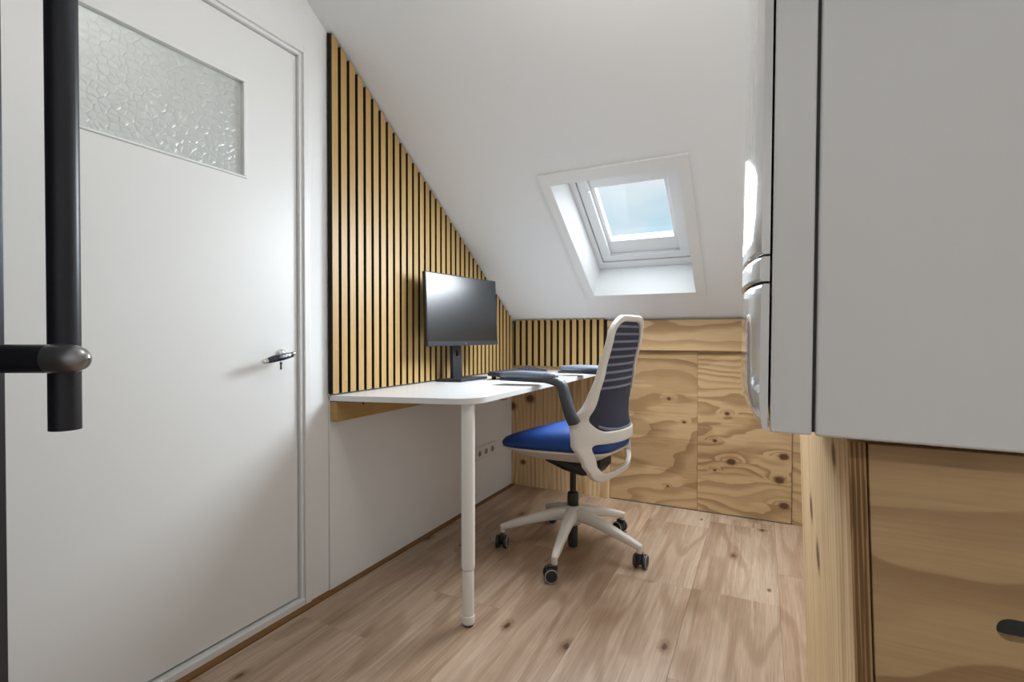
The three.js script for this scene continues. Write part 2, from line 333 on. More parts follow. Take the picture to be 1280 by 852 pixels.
// ceiling: flat part, and the slope as a slab with the skylight shaft cut through it
const SLOPE = new THREE.Group();                              // local x = room x, y = up the slope, z = into the room
SLOPE.position.set(0, S0, -SD); SLOPE.rotation.x = Math.PI / 2 - Math.atan(SL);
const HOLE = { x0: -0.870, x1: -0.315, y0: 0.242, y1: 1.052 };
{
  const c = struct('ceiling', 'white sloping attic ceiling with a skylight shaft');
  box('flat_ceiling', XW - 0.1, XR + 0.1, FLAT, FLAT + 0.15, DR - 0.1, DFLAT + 0.02, M.ceiling, c);
  box('flat_ceiling', -1.4, 1.2, FLAT, FLAT + 0.15, DR - 1.5, DR - 0.1, M.ceiling, c);
  const s = sub('sloped_ceiling', c); s.position.copy(SLOPE.position); s.rotation.copy(SLOPE.rotation);
  const L = 2.46, a = XW - 0.1, b = XR + 0.1, H = HOLE, t = 0.32;
  const bx = (x0, x1, y0, y1) => { const g = new THREE.BoxGeometry(x1 - x0, y1 - y0, t); g.translate((x0 + x1) / 2, (y0 + y1) / 2, -t / 2); return g; };
  mesh('plasterboard', merged([bx(a, H.x0 - 0.006, -0.25, L), bx(H.x1 + 0.006, b, -0.25, L), bx(H.x0 - 0.006, H.x1 + 0.006, -0.25, H.y0 - 0.006), bx(H.x0 - 0.006, H.x1 + 0.006, H.y1 + 0.006, L)]), M.ceiling, s);
}

// ---------------------------------------------------------------- skylight
{
  const w = struct('window_1', 'white roof window set in a deep lined shaft, blue sky outside');
  w.position.copy(SLOPE.position); w.rotation.copy(SLOPE.rotation);
  const H = HOLE, D = -0.21;                                  // depth of the window behind the ceiling face
  const bl = (name, x0, x1, y0, y1, z0, z1, mat, r = 0.002, parent = w) => { const g = r ? new RoundedBoxGeometry(x1 - x0, y1 - y0, z1 - z0, 2, r) : new THREE.BoxGeometry(x1 - x0, y1 - y0, z1 - z0); g.translate((x0 + x1) / 2, (y0 + y1) / 2, (z0 + z1) / 2); return mesh(name, g, mat, parent); };
  // lining boards of the shaft
  bl('lining', H.x0 - 0.0058, H.x0, H.y0 - 0.005, H.y1 + 0.005, -0.30, 0.002, M.lining, 0);
  bl('lining', H.x1, H.x1 + 0.0058, H.y0 - 0.005, H.y1 + 0.005, -0.30, 0.002, M.lining, 0);
  bl('lining', H.x0, H.x1, H.y0 - 0.0058, H.y0, -0.30, 0.002, M.lining, 0);
  bl('lining', H.x0, H.x1, H.y1, H.y1 + 0.0058, -0.30, 0.002, M.lining, 0);
  // mitred casing round the opening
  const C = 0.045, ct = 0.012, put = (p, q, e) => [p, q, e], o = { x0: H.x0 - C, x1: H.x1 + C + 0.006, y0: H.y0 - 0.036, y1: H.y1 + 0.06 };
  for (const poly of [[[o.x0, o.y1], [o.x1, o.y1], [H.x1, H.y1], [H.x0, H.y1]], [[o.x0, o.y0], [H.x0, H.y0], [H.x1, H.y0], [o.x1, o.y0]], [[o.x0, o.y0], [o.x0, o.y1], [H.x0, H.y1], [H.x0, H.y0]], [[o.x1, o.y0], [H.x1, H.y0], [H.x1, H.y1], [o.x1, o.y1]]])
    mesh('casing_board', prism(poly, 0.0005, ct, put), M.paint, w);
  // outer frame, then the sash a little smaller, with a dark gasket gap between them
  const fr = (name, x0, x1, y0, y1, b, z0, z1, mat, bt = b, bb = b) => {
    bl(name, x0, x1, y0, y0 + bb, z0, z1, mat); bl(name, x0, x1, y1 - bt, y1, z0, z1, mat);
    bl(name, x0, x0 + b, y0 + bb, y1 - bt, z0, z1, mat); bl(name, x1 - b, x1, y0 + bb, y1 - bt, z0, z1, mat);
  };
  fr('window_frame', H.x0, H.x1, H.y0, H.y1, 0.032, D - 0.08, D + 0.02, M.sash, 0.032, 0.05);
  fr('gasket', H.x0 + 0.032, H.x1 - 0.032, H.y0 + 0.05, H.y1 - 0.032, 0.004, D - 0.08, D - 0.02, M.gasket);
  const s = { x0: H.x0 + 0.036, x1: H.x1 - 0.036, y0: H.y0 + 0.054, y1: H.y1 - 0.036 };
  fr('sash_rail', s.x0, s.x1, s.y0, s.y1, 0.05, D - 0.07, D + 0.012, M.sash, 0.06, 0.04);
  const g = { x0: -0.745, x1: -0.405, y0: 0.432, y1: 0.815 };
  fr('glazing_bead', s.x0 + 0.05, s.x1 - 0.05, s.y0 + 0.04, s.y1 - 0.06, 0.022, D - 0.055, D - 0.012, M.sash, s.y1 - 0.06 - g.y1, g.y0 - s.y0 - 0.04);
  bl('pane', s.x0 + 0.052, s.x1 - 0.052, s.y0 + 0.042, s.y1 - 0.062, D - 0.06, D - 0.0575, M.pane, 0);
  bl('catch', s.x0 + 0.044, s.x0 + 0.056, g.y1 + 0.0, g.y1 + 0.012, D + 0.012, D + 0.018, M.chrome, 0.002);
  // daylight: the sky's light through the glass, and what leaves the bright shaft at the ceiling face, both soft sources of the size of their opening
  const soft = (name, power, x0, x1, y0, y1, z) => { const l = new THREE.RectAreaLight(lin(0.86, 0.94, 1.0), power, x1 - x0, y1 - y0); l.position.set((x0 + x1) / 2, (y0 + y1) / 2, z); l.rotation.y = Math.PI; l.name = name; w.add(l); };
  soft('glass_daylight', GLASS_GLOW, g.x0, g.x1, g.y0, g.y1, D - 0.056);
  soft('shaft_daylight', DAYLIGHT, H.x0, H.x1, H.y0 + 0.2, H.y1, 0.0128);
}

// ---------------------------------------------------------------- lamps outside the frame
function ceilingLamp(label, x, y, d, r, power, color) {
  const t = thing('ceiling_lamp', label, 'lamp', [x, y, -d]);
  mesh('housing', lathe([[0.001, 0], [r + 0.012, 0], [r + 0.012, -0.045], [r, -0.05], [r, -0.04], [0.001, -0.04]], 40), M.fitting, t);
  mesh('diffuser', lathe([[0.001, -0.058], [r * 0.8, -0.056], [r * 0.97, -0.05], [r * 0.999, -0.042], [0.001, -0.041]], 40), M.glow, t);
  const l = new THREE.RectAreaLight(color, power, r * 1.77, r * 1.77); l.position.set(0, -0.062, 0); l.rotation.x = -Math.PI / 2; t.add(l); l.name = 'lamp_light';
}
{
  const t = thing('globe_lamp', 'white glass globe lamp hanging from the ceiling above the viewer', 'lamp', [-0.30, FLAT, -0.95]);
  mesh('ceiling_rose', lathe([[0.001, 0], [0.05, 0], [0.046, -0.018], [0.012, -0.024], [0.001, -0.024]], 32), M.fitting, t);
  mesh('stem', lathe([[0.001, -0.02], [0.007, -0.02], [0.007, -0.15], [0.03, -0.155], [0.03, -0.175], [0.001, -0.175]], 24), M.fitting, t);
  const g = new THREE.SphereGeometry(0.095, 40, 28); g.translate(0, -0.262, 0); mesh('globe', g, M.glow, t);
  const l = new THREE.PointLight(lin(1, 0.95, 0.87), GLOBE_LAMP); l.position.set(0, -0.262, 0); l.castShadow = true; l.shadow.radius = 4.5; l.name = 'globe_light'; t.add(l);
}
ceilingLamp('round white flush ceiling lamp on the landing', -0.45, FLAT, DR - 0.7, 0.17, LANDING_LAMP, lin(1, 0.98, 0.955));

// ---------------------------------------------------------------- white door with hammered glass
{
  const w = struct('door_1', 'white painted door with a hammered glass pane');
  const F = -1.53, a = 0.44, b = 1.306, g = { d0: 0.635, d1: 1.108, y0: 1.517, y1: 1.843 }, B = F - 0.04;
  // frame with a rebate step
  mesh('door_frame', merged([boxG(XW - 0.1, XW, 0, 2.058, 1.322, 1.348, 0.002), boxG(XW - 0.1, XW, 0, 2.058, 0.372, 0.398, 0.002), boxG(XW - 0.1, XW, 2.032, 2.058, 0.398, 1.322, 0.002), boxG(XW - 0.1, XW - 0.009, 0, 2.032, 1.3085, 1.322, 0.002), boxG(XW - 0.1, XW - 0.009, 0, 2.032, 0.398, 0.4375, 0.002), boxG(XW - 0.1, XW - 0.009, 2.0195, 2.032, 0.4375, 1.3085, 0.002)]), M.paint, w);
  mesh('threshold', boxG(XW - 0.1, XW - 0.002, 0, 0.026, 0.398, 1.322, 0.004), M.paint, w);
  { const o = new THREE.Shape([[-b, 0.034], [-a, 0.034], [-a, 2.017], [-b, 2.017]].map((q) => new THREE.Vector2(...q))); o.holes.push(new THREE.Path([[-g.d1, g.y0], [-g.d1, g.y1], [-g.d0, g.y1], [-g.d0, g.y0]].map((q) => new THREE.Vector2(...q))));
    const lf = new THREE.ExtrudeGeometry(o, { depth: F - B - 0.003, bevelEnabled: true, bevelSize: 0.0012, bevelThickness: 0.0015, bevelOffset: -0.0012, bevelSegments: 2 }); lf.rotateY(Math.PI / 2);
    { const p = lf.attributes.position; for (let i = 0; i < p.count; i++) p.setZ(i, -p.getZ(i)); for (let i = 0; i < p.count; i += 3) { const v = [p.getX(i), p.getY(i), p.getZ(i)], w2 = [p.getX(i + 1), p.getY(i + 1), p.getZ(i + 1)]; p.setXYZ(i, ...w2); p.setXYZ(i + 1, ...v); } }
    lf.computeVertexNormals(); lf.computeBoundingBox(); lf.translate(F - lf.boundingBox.max.x, 0, lf.boundingBox.max.z > 0 ? -lf.boundingBox.max.z - a : 0); mesh('leaf', lf, M.paint, w); }
  const k = 0.012;
  for (const q of [[g.y0, g.y0 + 0.007, g.d0, g.d1], [g.y1 - k, g.y1, g.d0, g.d1], [g.y0 + 0.007, g.y1 - k, g.d0, g.d0 + k], [g.y0 + 0.007, g.y1 - k, g.d1 - k, g.d1]])
    mesh('glazing_bead', boxG(F - 0.016, F + 0.004, ...q, 0.0025), M.paint, w);
  const pg = new THREE.PlaneGeometry(g.d1 - g.d0, g.y1 - g.y0, 1, 1); pg.rotateY(Math.PI / 2); pg.translate(F - 0.012, (g.y0 + g.y1) / 2, -(g.d0 + g.d1) / 2);
  mesh('pane', pg, M.hammered, w).userData.label = 'hammered obscure glass pane';
  // lever handle
  const h = sub('lever_handle', w); h.position.set(F, 0.932, -1.236); h.userData.label = 'chrome lever handle with a black grip';
  const ro = lathe([[0.001, 0.012], [0.008, 0.012], [0.0165, 0.009], [0.019, 0.004], [0.019, 0]], 28); ro.rotateZ(-Math.PI / 2); mesh('rosette', ro, M.chrome, h);
  mesh('neck', sweep([[0.008, 0, 0], [0.03, 0, 0], [0.046, -0.001, 0.004], [0.052, -0.003, 0.014]], () => [0.008, 0.008], { steps: 14, up: [0, 1, 0.01] }), M.chrome, h);
  mesh('grip', sweep([[0.053, -0.001, -0.004], [0.055, -0.006, 0.03], [0.055, -0.013, 0.075], [0.054, -0.018, 0.098]], (t) => [0.008 + 0.003 * Math.sin(Math.PI * t), 0.0085 + 0.0035 * Math.sin(Math.PI * t)], { steps: 20 }), M.bakelite, h);
  mesh('grip_tip', sweep([[0.054, -0.0175, 0.097], [0.0535, -0.020, 0.112], [0.053, -0.0215, 0.118]], (t) => [0.0092 * Math.sqrt(1 - t * t * 0.9), 0.0092 * Math.sqrt(1 - t * t * 0.9)], { steps: 10 }), M.chrome, h);
  mesh('grip_tip', sweep([[0.053, 0, -0.003], [0.052, 0.002, -0.016], [0.051, 0.003, -0.024]], (t) => [0.009 * Math.sqrt(1 - t * t * 0.9), 0.009 * Math.sqrt(1 - t * t * 0.9)], { steps: 10 }), M.chrome, h);
  // keyhole
  const kh = new THREE.Shape(); kh.absarc(0, 0.008, 0.0055, -0.9, Math.PI + 0.9); kh.lineTo(-0.004, -0.014); kh.lineTo(0.004, -0.014); kh.closePath();
  const kg = new THREE.ExtrudeGeometry(kh, { depth: 0.0012, bevelEnabled: false, curveSegments: 10 }); kg.rotateY(Math.PI / 2); kg.translate(F - 0.0004, 0.892, -1.236); mesh('keyhole', kg, M.gasket, w);
  // room beyond the door, so that the glass has something to show
  const l = struct('wall_corridor', 'white corridor wall beyond the white door');
  mesh('plaster', merged([boxG(-2.4, -2.3, -0.02, 2.7, -0.2, 2.0), boxG(-2.3, XW - 0.1, -0.02, 2.7, -0.3, -0.2), boxG(-2.3, XW - 0.1, -0.02, 2.7, 2.0, 2.1), boxG(-2.4, XW - 0.1, 2.6, 2.7, -0.3, 2.1), boxG(-2.4, XW - 0.1, -0.1, -0.02, -0.3, 2.1)]), M.wall, l);
}
ceilingLamp('round white flush ceiling lamp in the corridor behind the door', -1.95, 2.6, 0.9, 0.15, 22, lin(1, 0.97, 0.93));

// ---------------------------------------------------------------- black steel door at the left, swung open, with its bar handle
{
  const w = struct('door_2', 'black steel door standing open with a long bar handle');
  w.rotation.y = YAW;                                          // leaf stands square to the view: local x right, -z away
  const lx = -0.5503;
  mesh('leaf_stile', boxG(lx - 0.04, lx, 0.012, 2.09, 0.46, 0.548, 0.003), M.blackSteel, w);
  mesh('leaf_stile', boxG(lx - 0.04, lx, 0.012, 2.09, -0.36, -0.28, 0.003), M.blackSteel, w);
  mesh('leaf_rail', merged([boxG(lx - 0.04, lx, 0.012, 0.10, -0.28, 0.46), boxG(lx - 0.04, lx, 2.0, 2.09, -0.28, 0.46)]), M.blackSteel, w);
  mesh('leaf_panel', boxG(lx - 0.024, lx - 0.016, 0.10, 2.0, -0.28, 0.46), M.black, w);
  const h = sub('bar_handle', w); h.userData.label = 'round black bar handle on standoffs';
  const R = 0.0135, bx = -0.4575, bd = 0.515, lean = 0.0;
  const bar = new THREE.CylinderGeometry(R, R, 0.9, 40); bar.translate(bx, 0.9035 + 0.45, -bd); mesh('bar', bar, M.blackSteel, h);
  for (const y of [0.9765, 1.66]) {                             // standoffs hold the bar at their side and end in a polished cap
    const sd = 0.501, x1 = -0.4585, L = x1 - lx;
    const st = new THREE.CylinderGeometry(0.0143, 0.0143, L, 36); st.rotateZ(Math.PI / 2); st.translate(lx + L / 2, y, -sd); mesh('standoff', st, M.blackSteel, h);
    const fl = new THREE.CylinderGeometry(0.0155, 0.0155, 0.003, 36); fl.rotateZ(Math.PI / 2); fl.translate(lx + 0.0015, y, -sd); mesh('flange', fl, M.blackSteel, h);
    const cp = lathe([[0.001, 0.0375], [0.005, 0.0365], [0.010, 0.0325], [0.0138, 0.024], [0.0147, 0.014], [0.0147, 0]], 36); cp.rotateZ(-Math.PI / 2); cp.translate(x1, y, -sd); mesh('standoff_cap', cp, M.capSteel, h);
    const sc = new THREE.CylinderGeometry(0.003, 0.003, 0.004, 16); sc.rotateX(Math.PI / 2); sc.translate(lx + 0.024, y - 0.003, -sd + 0.0135); mesh('grub_screw', sc, M.capSteel, h);
  }
}

// ---------------------------------------------------------------- slatted cladding
{
  const t = thing('slat_panel', 'tall oak slat panel on dark felt cut along the sloping ceiling beside the desk', 'wall panel', [XW, 0, 0], 0, 'slatted wall cladding');
  const d0 = 1.436, P = 0.0463, W = 0.030, y0 = 0.771, th = 0.021, fe = 0.008, r = rng(11);
  const put = (d, y, e) => [e, y, -d];
  mesh('felt_backing', prism([[d0 - 0.004, y0], [DB - 0.004, y0], [DB - 0.004, slopeY(DB) - 0.004], [d0 - 0.004, slopeY(d0) - 0.006]], 0.0004, fe, put), M.felt, t);
  for (let k = 0; ; k++) {
    const a = d0 + k * P, b = Math.min(a + W, DB - 0.025); if (a > DB - 0.04) break;
    const poly = [[a, y0 + 0.0015], [b, y0 + 0.0015], [b, slopeY(b) - 0.008], [a, slopeY(a) - 0.008]];
    const core = mesh('slat', prism(poly, fe, th - 0.0008, put), M.mdf, t);
    const g = prism(poly, th - 0.0008, th, put); uvFrom(g, 'z', 'y', 2, 0.5, r(), r()); mesh('veneer', g, M.slat, core);
  }
  const u = thing('slat_panel', 'short oak slat panel on dark felt fixed to the knee wall above the desk', 'wall panel', [0, 0, -(DB - 0.006)], 0, 'slatted wall cladding');
  const x1 = -0.858, yt = 1.10;
  box('felt_backing', XW + 0.022, x1 + 0.008, 0.80, yt - 0.006, 0.0004, fe, M.felt, u).position.z += fe + 0.0004;
  for (let k = 0; k < 14; k++) {
    const c = -0.8815 - 0.0437 * k, g = new RoundedBoxGeometry(0.027, yt - 0.80, 0.013, 1, 0.001); g.translate(c, (yt + 0.80) / 2, fe + 0.0065);
    const core = mesh('slat', g, M.mdf, u), v = new THREE.BoxGeometry(0.027, yt - 0.80, 0.0008); v.translate(c, (yt + 0.80) / 2, fe + 0.0134);
    uvFrom(v, 'x', 'y', 2, 0.5, r(), r()); mesh('veneer', v, M.slat, core);
  }
}

// ---------------------------------------------------------------- desk
const deskY = (x) => 0.7655 + (x - XW) * 0.035;                 // top face, rising slightly towards the room
{
  const t = thing('desk', 'white wall-mounted desk top with rounded corners on one white leg', 'desk', [XW, 0.7655, 0]);
  const top = sub('desk_top', t); top.rotation.z = Math.atan(0.035);
  const s = new THREE.Shape(), W = 0.656, d0 = 1.437, d1 = DB - 0.008, R = 0.085;
  s.moveTo(0.001, -d1); s.lineTo(W - 0.03, -d1); s.quadraticCurveTo(W, -d1, W, -d1 + 0.03); s.lineTo(W, -d0 - R); s.absarc(W - R, -d0 - R, R, 0, Math.PI / 2); s.lineTo(0.001, -d0); s.closePath();
  const g = new THREE.ExtrudeGeometry(s, { depth: 0.018, bevelEnabled: true, bevelThickness: 0.0018, bevelSize: 0.0018, bevelOffset: -0.0018, bevelSegments: 2, curveSegments: 20 });
  g.rotateX(Math.PI / 2); g.scale(1, 1, -1);
  { const ix = g.index, p = g.attributes.position; if (!ix) for (let i = 0; i < p.count; i += 3) { const a = [p.getX(i + 1), p.getY(i + 1), p.getZ(i + 1)], b = [p.getX(i + 2), p.getY(i + 2), p.getZ(i + 2)]; p.setXYZ(i + 1, ...b); p.setXYZ(i + 2, ...a); } }
  g.scale(1, 1, -1); { const p = g.attributes.position; for (let i = 0; i < p.count; i += 3) { const a = [p.getX(i + 1), p.getY(i + 1), p.getZ(i + 1)], b = [p.getX(i + 2), p.getY(i + 2), p.getZ(i + 2)]; p.setXYZ(i + 1, ...b); p.setXYZ(i + 2, ...a); } }
  g.computeBoundingBox(); g.translate(0, -g.boundingBox.max.y, 0);
  mesh('slab', g, M.deskTop, top);
  const leg = sub('leg', t); const lx = -0.905, ld = 1.482; leg.position.set(lx - XW, -0.7655, -ld);
  const hi = deskY(lx) - 0.0225;
  mesh('upper_tube', lathe([[0.001, hi], [0.0235, hi], [0.0235, 0.212], [0.0232, 0.2], [0.021, 0.194], [0.001, 0.194]], 40), M.legWhite, leg);
  mesh('lower_tube', lathe([[0.001, 0.2], [0.0202, 0.2], [0.0202, 0.03], [0.001, 0.03]], 40), M.legWhite, leg);
  mesh('foot_collar', lathe([[0.001, 0.036], [0.0215, 0.036], [0.0225, 0.034], [0.0225, 0.012], [0.0205, 0.006], [0.001, 0.006]], 40), M.legWhite, leg);
  mesh('foot_pad', lathe([[0.001, 0.0065], [0.0185, 0.0065], [0.018, 0], [0.001, 0]], 32), M.black, leg);
}
{
  const t = thing('wall_batten', 'pale pine batten screwed to the wall under the desk', 'batten', [XW, 0.705, -1.44]);
  const g = boxG(0.0005, 0.034, -0.041, 0.0365, 0, DB - 1.45, 0.0015); uvFrom(g, 'y', 'z', 2.2, 0.5, 0.2, 0.1); mesh('batten', g, M.batten, t);
  for (const d of [0.145, 0.7, 1.25]) { const s = new THREE.CylinderGeometry(0.005, 0.005, 0.002, 14); s.rotateZ(Math.PI / 2); s.translate(0.0345, 0.014, -d); mesh('screw_head', s, M.black, t); }
  const u = thing('wall_batten', 'short pine cross batten under the middle of the desk', 'batten', [XW + 0.24, 0.705, -2.0]);
  const k = boxG(-0.2055, 0.24, 0.005, 0.043, -0.02, 0.02, 0.0015); uvFrom(k, 'x', 'y', 0.5, 2.2); mesh('batten', k, M.batten, u);
}
// ---------------------------------------------------------------- sockets under the desk
{
  const t = thing('wall_socket', 'cream three-gang wall socket strip on the wall below the desk', 'socket', [XW, 0.297, -2.66]);
  mesh('plate', boxG(0.0004, 0.011, -0.04, 0.04, -0.125, 0.125, 0.004), M.socket, t);
  for (const d of [-0.078, 0, 0.078]) {
    const ring = lathe([[0.001, 0.0115], [0.018, 0.0115], [0.019, 0.0135], [0.0215, 0.0135], [0.0225, 0.011], [0.001, 0.0105]], 28); ring.rotateZ(-Math.PI / 2); ring.translate(0, 0, -d); mesh('socket_well', ring, M.socket, t);
    const hole = new THREE.CylinderGeometry(0.0165, 0.0165, 0.001, 24); hole.rotateZ(Math.PI / 2); hole.translate(0.0117, 0, -d); mesh('socket_recess', hole, M.recess, t);
  }
}

// ---------------------------------------------------------------- monitor
{
  const A = [-1.369, 1.9], B = [-1.299, 2.456], cx = (A[0] + B[0]) / 2, cd = (A[1] + B[1]) / 2, W = Math.hypot(B[0] - A[0], B[1] - A[1]), H = 0.35;
  const y0 = deskY(cx) + 0.0012;
  const t = thing('monitor', 'black flat-screen monitor on a stand at the back of the desk', 'monitor', [cx, y0, -cd], Math.PI / 2 - Math.atan2(B[0] - A[0], B[1] - A[1]) + 0);
  // local: x along the screen, z out of the screen
  const yc = 0.948 - y0 + H / 2; t.rotation.order = 'YXZ'; t.rotation.x = -0.042;
  const hous = new RoundedBoxGeometry(W, H, 0.02, 3, 0.004); hous.translate(0, yc, -0.012); mesh('housing', hous, M.bezel, t);
  const back = new RoundedBoxGeometry(W * 0.62, H * 0.72, 0.03, 3, 0.012); back.translate(0, yc - 0.01, -0.035); mesh('rear_cover', back, M.bezel, t);
  const sc = new THREE.BoxGeometry(W - 0.012, H - 0.03, 0.0012); sc.translate(0, yc + 0.0085, -0.0018); mesh('screen', sc, M.screen, t);
  const chin = new RoundedBoxGeometry(W - 0.004, 0.0185, 0.003, 2, 0.001); chin.translate(0, yc - H / 2 + 0.0105, -0.0016); mesh('chin', chin, M.standGrey, t);
  const lg = new THREE.TorusGeometry(0.0045, 0.0007, 8, 20); lg.translate(0, yc - H / 2 + 0.0105, 0.0002); mesh('badge', lg, M.capSteel, t);
  for (const x of [-0.012, 0.012]) { const b = new THREE.BoxGeometry(0.006, 0.0012, 0.0006); b.translate(0.25 + x, yc - H / 2 + 0.006, 0.0002); mesh('button', b, M.capSteel, t); }
  // stand: column with a cable hole, flat base
  const ns = new THREE.Shape(); ns.moveTo(-0.035, 0.004); ns.lineTo(0.035, 0.004); ns.lineTo(0.031, 0.3); ns.lineTo(-0.031, 0.3); ns.closePath();
  const ho = new THREE.Path(); ho.absellipse(0, 0.138, 0.012, 0.021, 0, 2 * Math.PI, true); ns.holes.push(ho);
  const ng = new THREE.ExtrudeGeometry(ns, { depth: 0.016, bevelEnabled: true, bevelSize: 0.002, bevelThickness: 0.002, bevelSegments: 2, curveSegments: 20 }); ng.translate(0, 0, -0.078); mesh('stand_column', ng, M.standGrey, t);
  const bg = new RoundedBoxGeometry(0.215, 0.012, 0.165, 2, 0.003); bg.translate(0, 0.0065, -0.035); mesh('stand_base', bg, M.standGrey, t);
}
// ---------------------------------------------------------------- keyboard
{
  const x = -1.165, d = 2.43, t = thing('keyboard', 'black computer keyboard lying on the desk in front of the monitor', 'keyboard', [x, deskY(x) + 0.001, -d], Math.PI / 2 - 0.03);
  // local x along the board, z towards the user
  t.rotation.order = 'YXZ'; t.rotation.x = -0.035;
  const tilt = sub('body', t); tilt.rotation.x = 0.12;
  const g = new RoundedBoxGeometry(0.44, 0.016, 0.135, 3, 0.005); g.translate(0, 0.0195, 0); mesh('case', g, M.bezel, tilt);
  const kg = new RoundedBoxGeometry(0.0165, 0.007, 0.0165, 1, 0.002);
  for (let r = 0; r < 6; r++) for (let c = 0; c < 22; c++) {
    if ((c === 15 || c === 18.5) || (r === 5 && c > 3 && c < 10 && c !== 6)) continue;
    const m = mesh('key', kg, M.key, tilt); m.position.set(-0.205 + c * 0.0195, 0.0305, -0.052 + r * 0.0205); if (r === 5 && c === 6) m.scale.x = 6.4;
  }
  for (const sx of [-0.19, 0.19]) { const f = new RoundedBoxGeometry(0.03, 0.022, 0.012, 2, 0.003); f.translate(sx, 0.0108, -0.045); mesh('foot', f, M.black, t); const e = new RoundedBoxGeometry(0.03, 0.006, 0.01, 2, 0.002); e.translate(sx, 0.0035, 0.052); mesh('foot', e, M.black, t); }
}

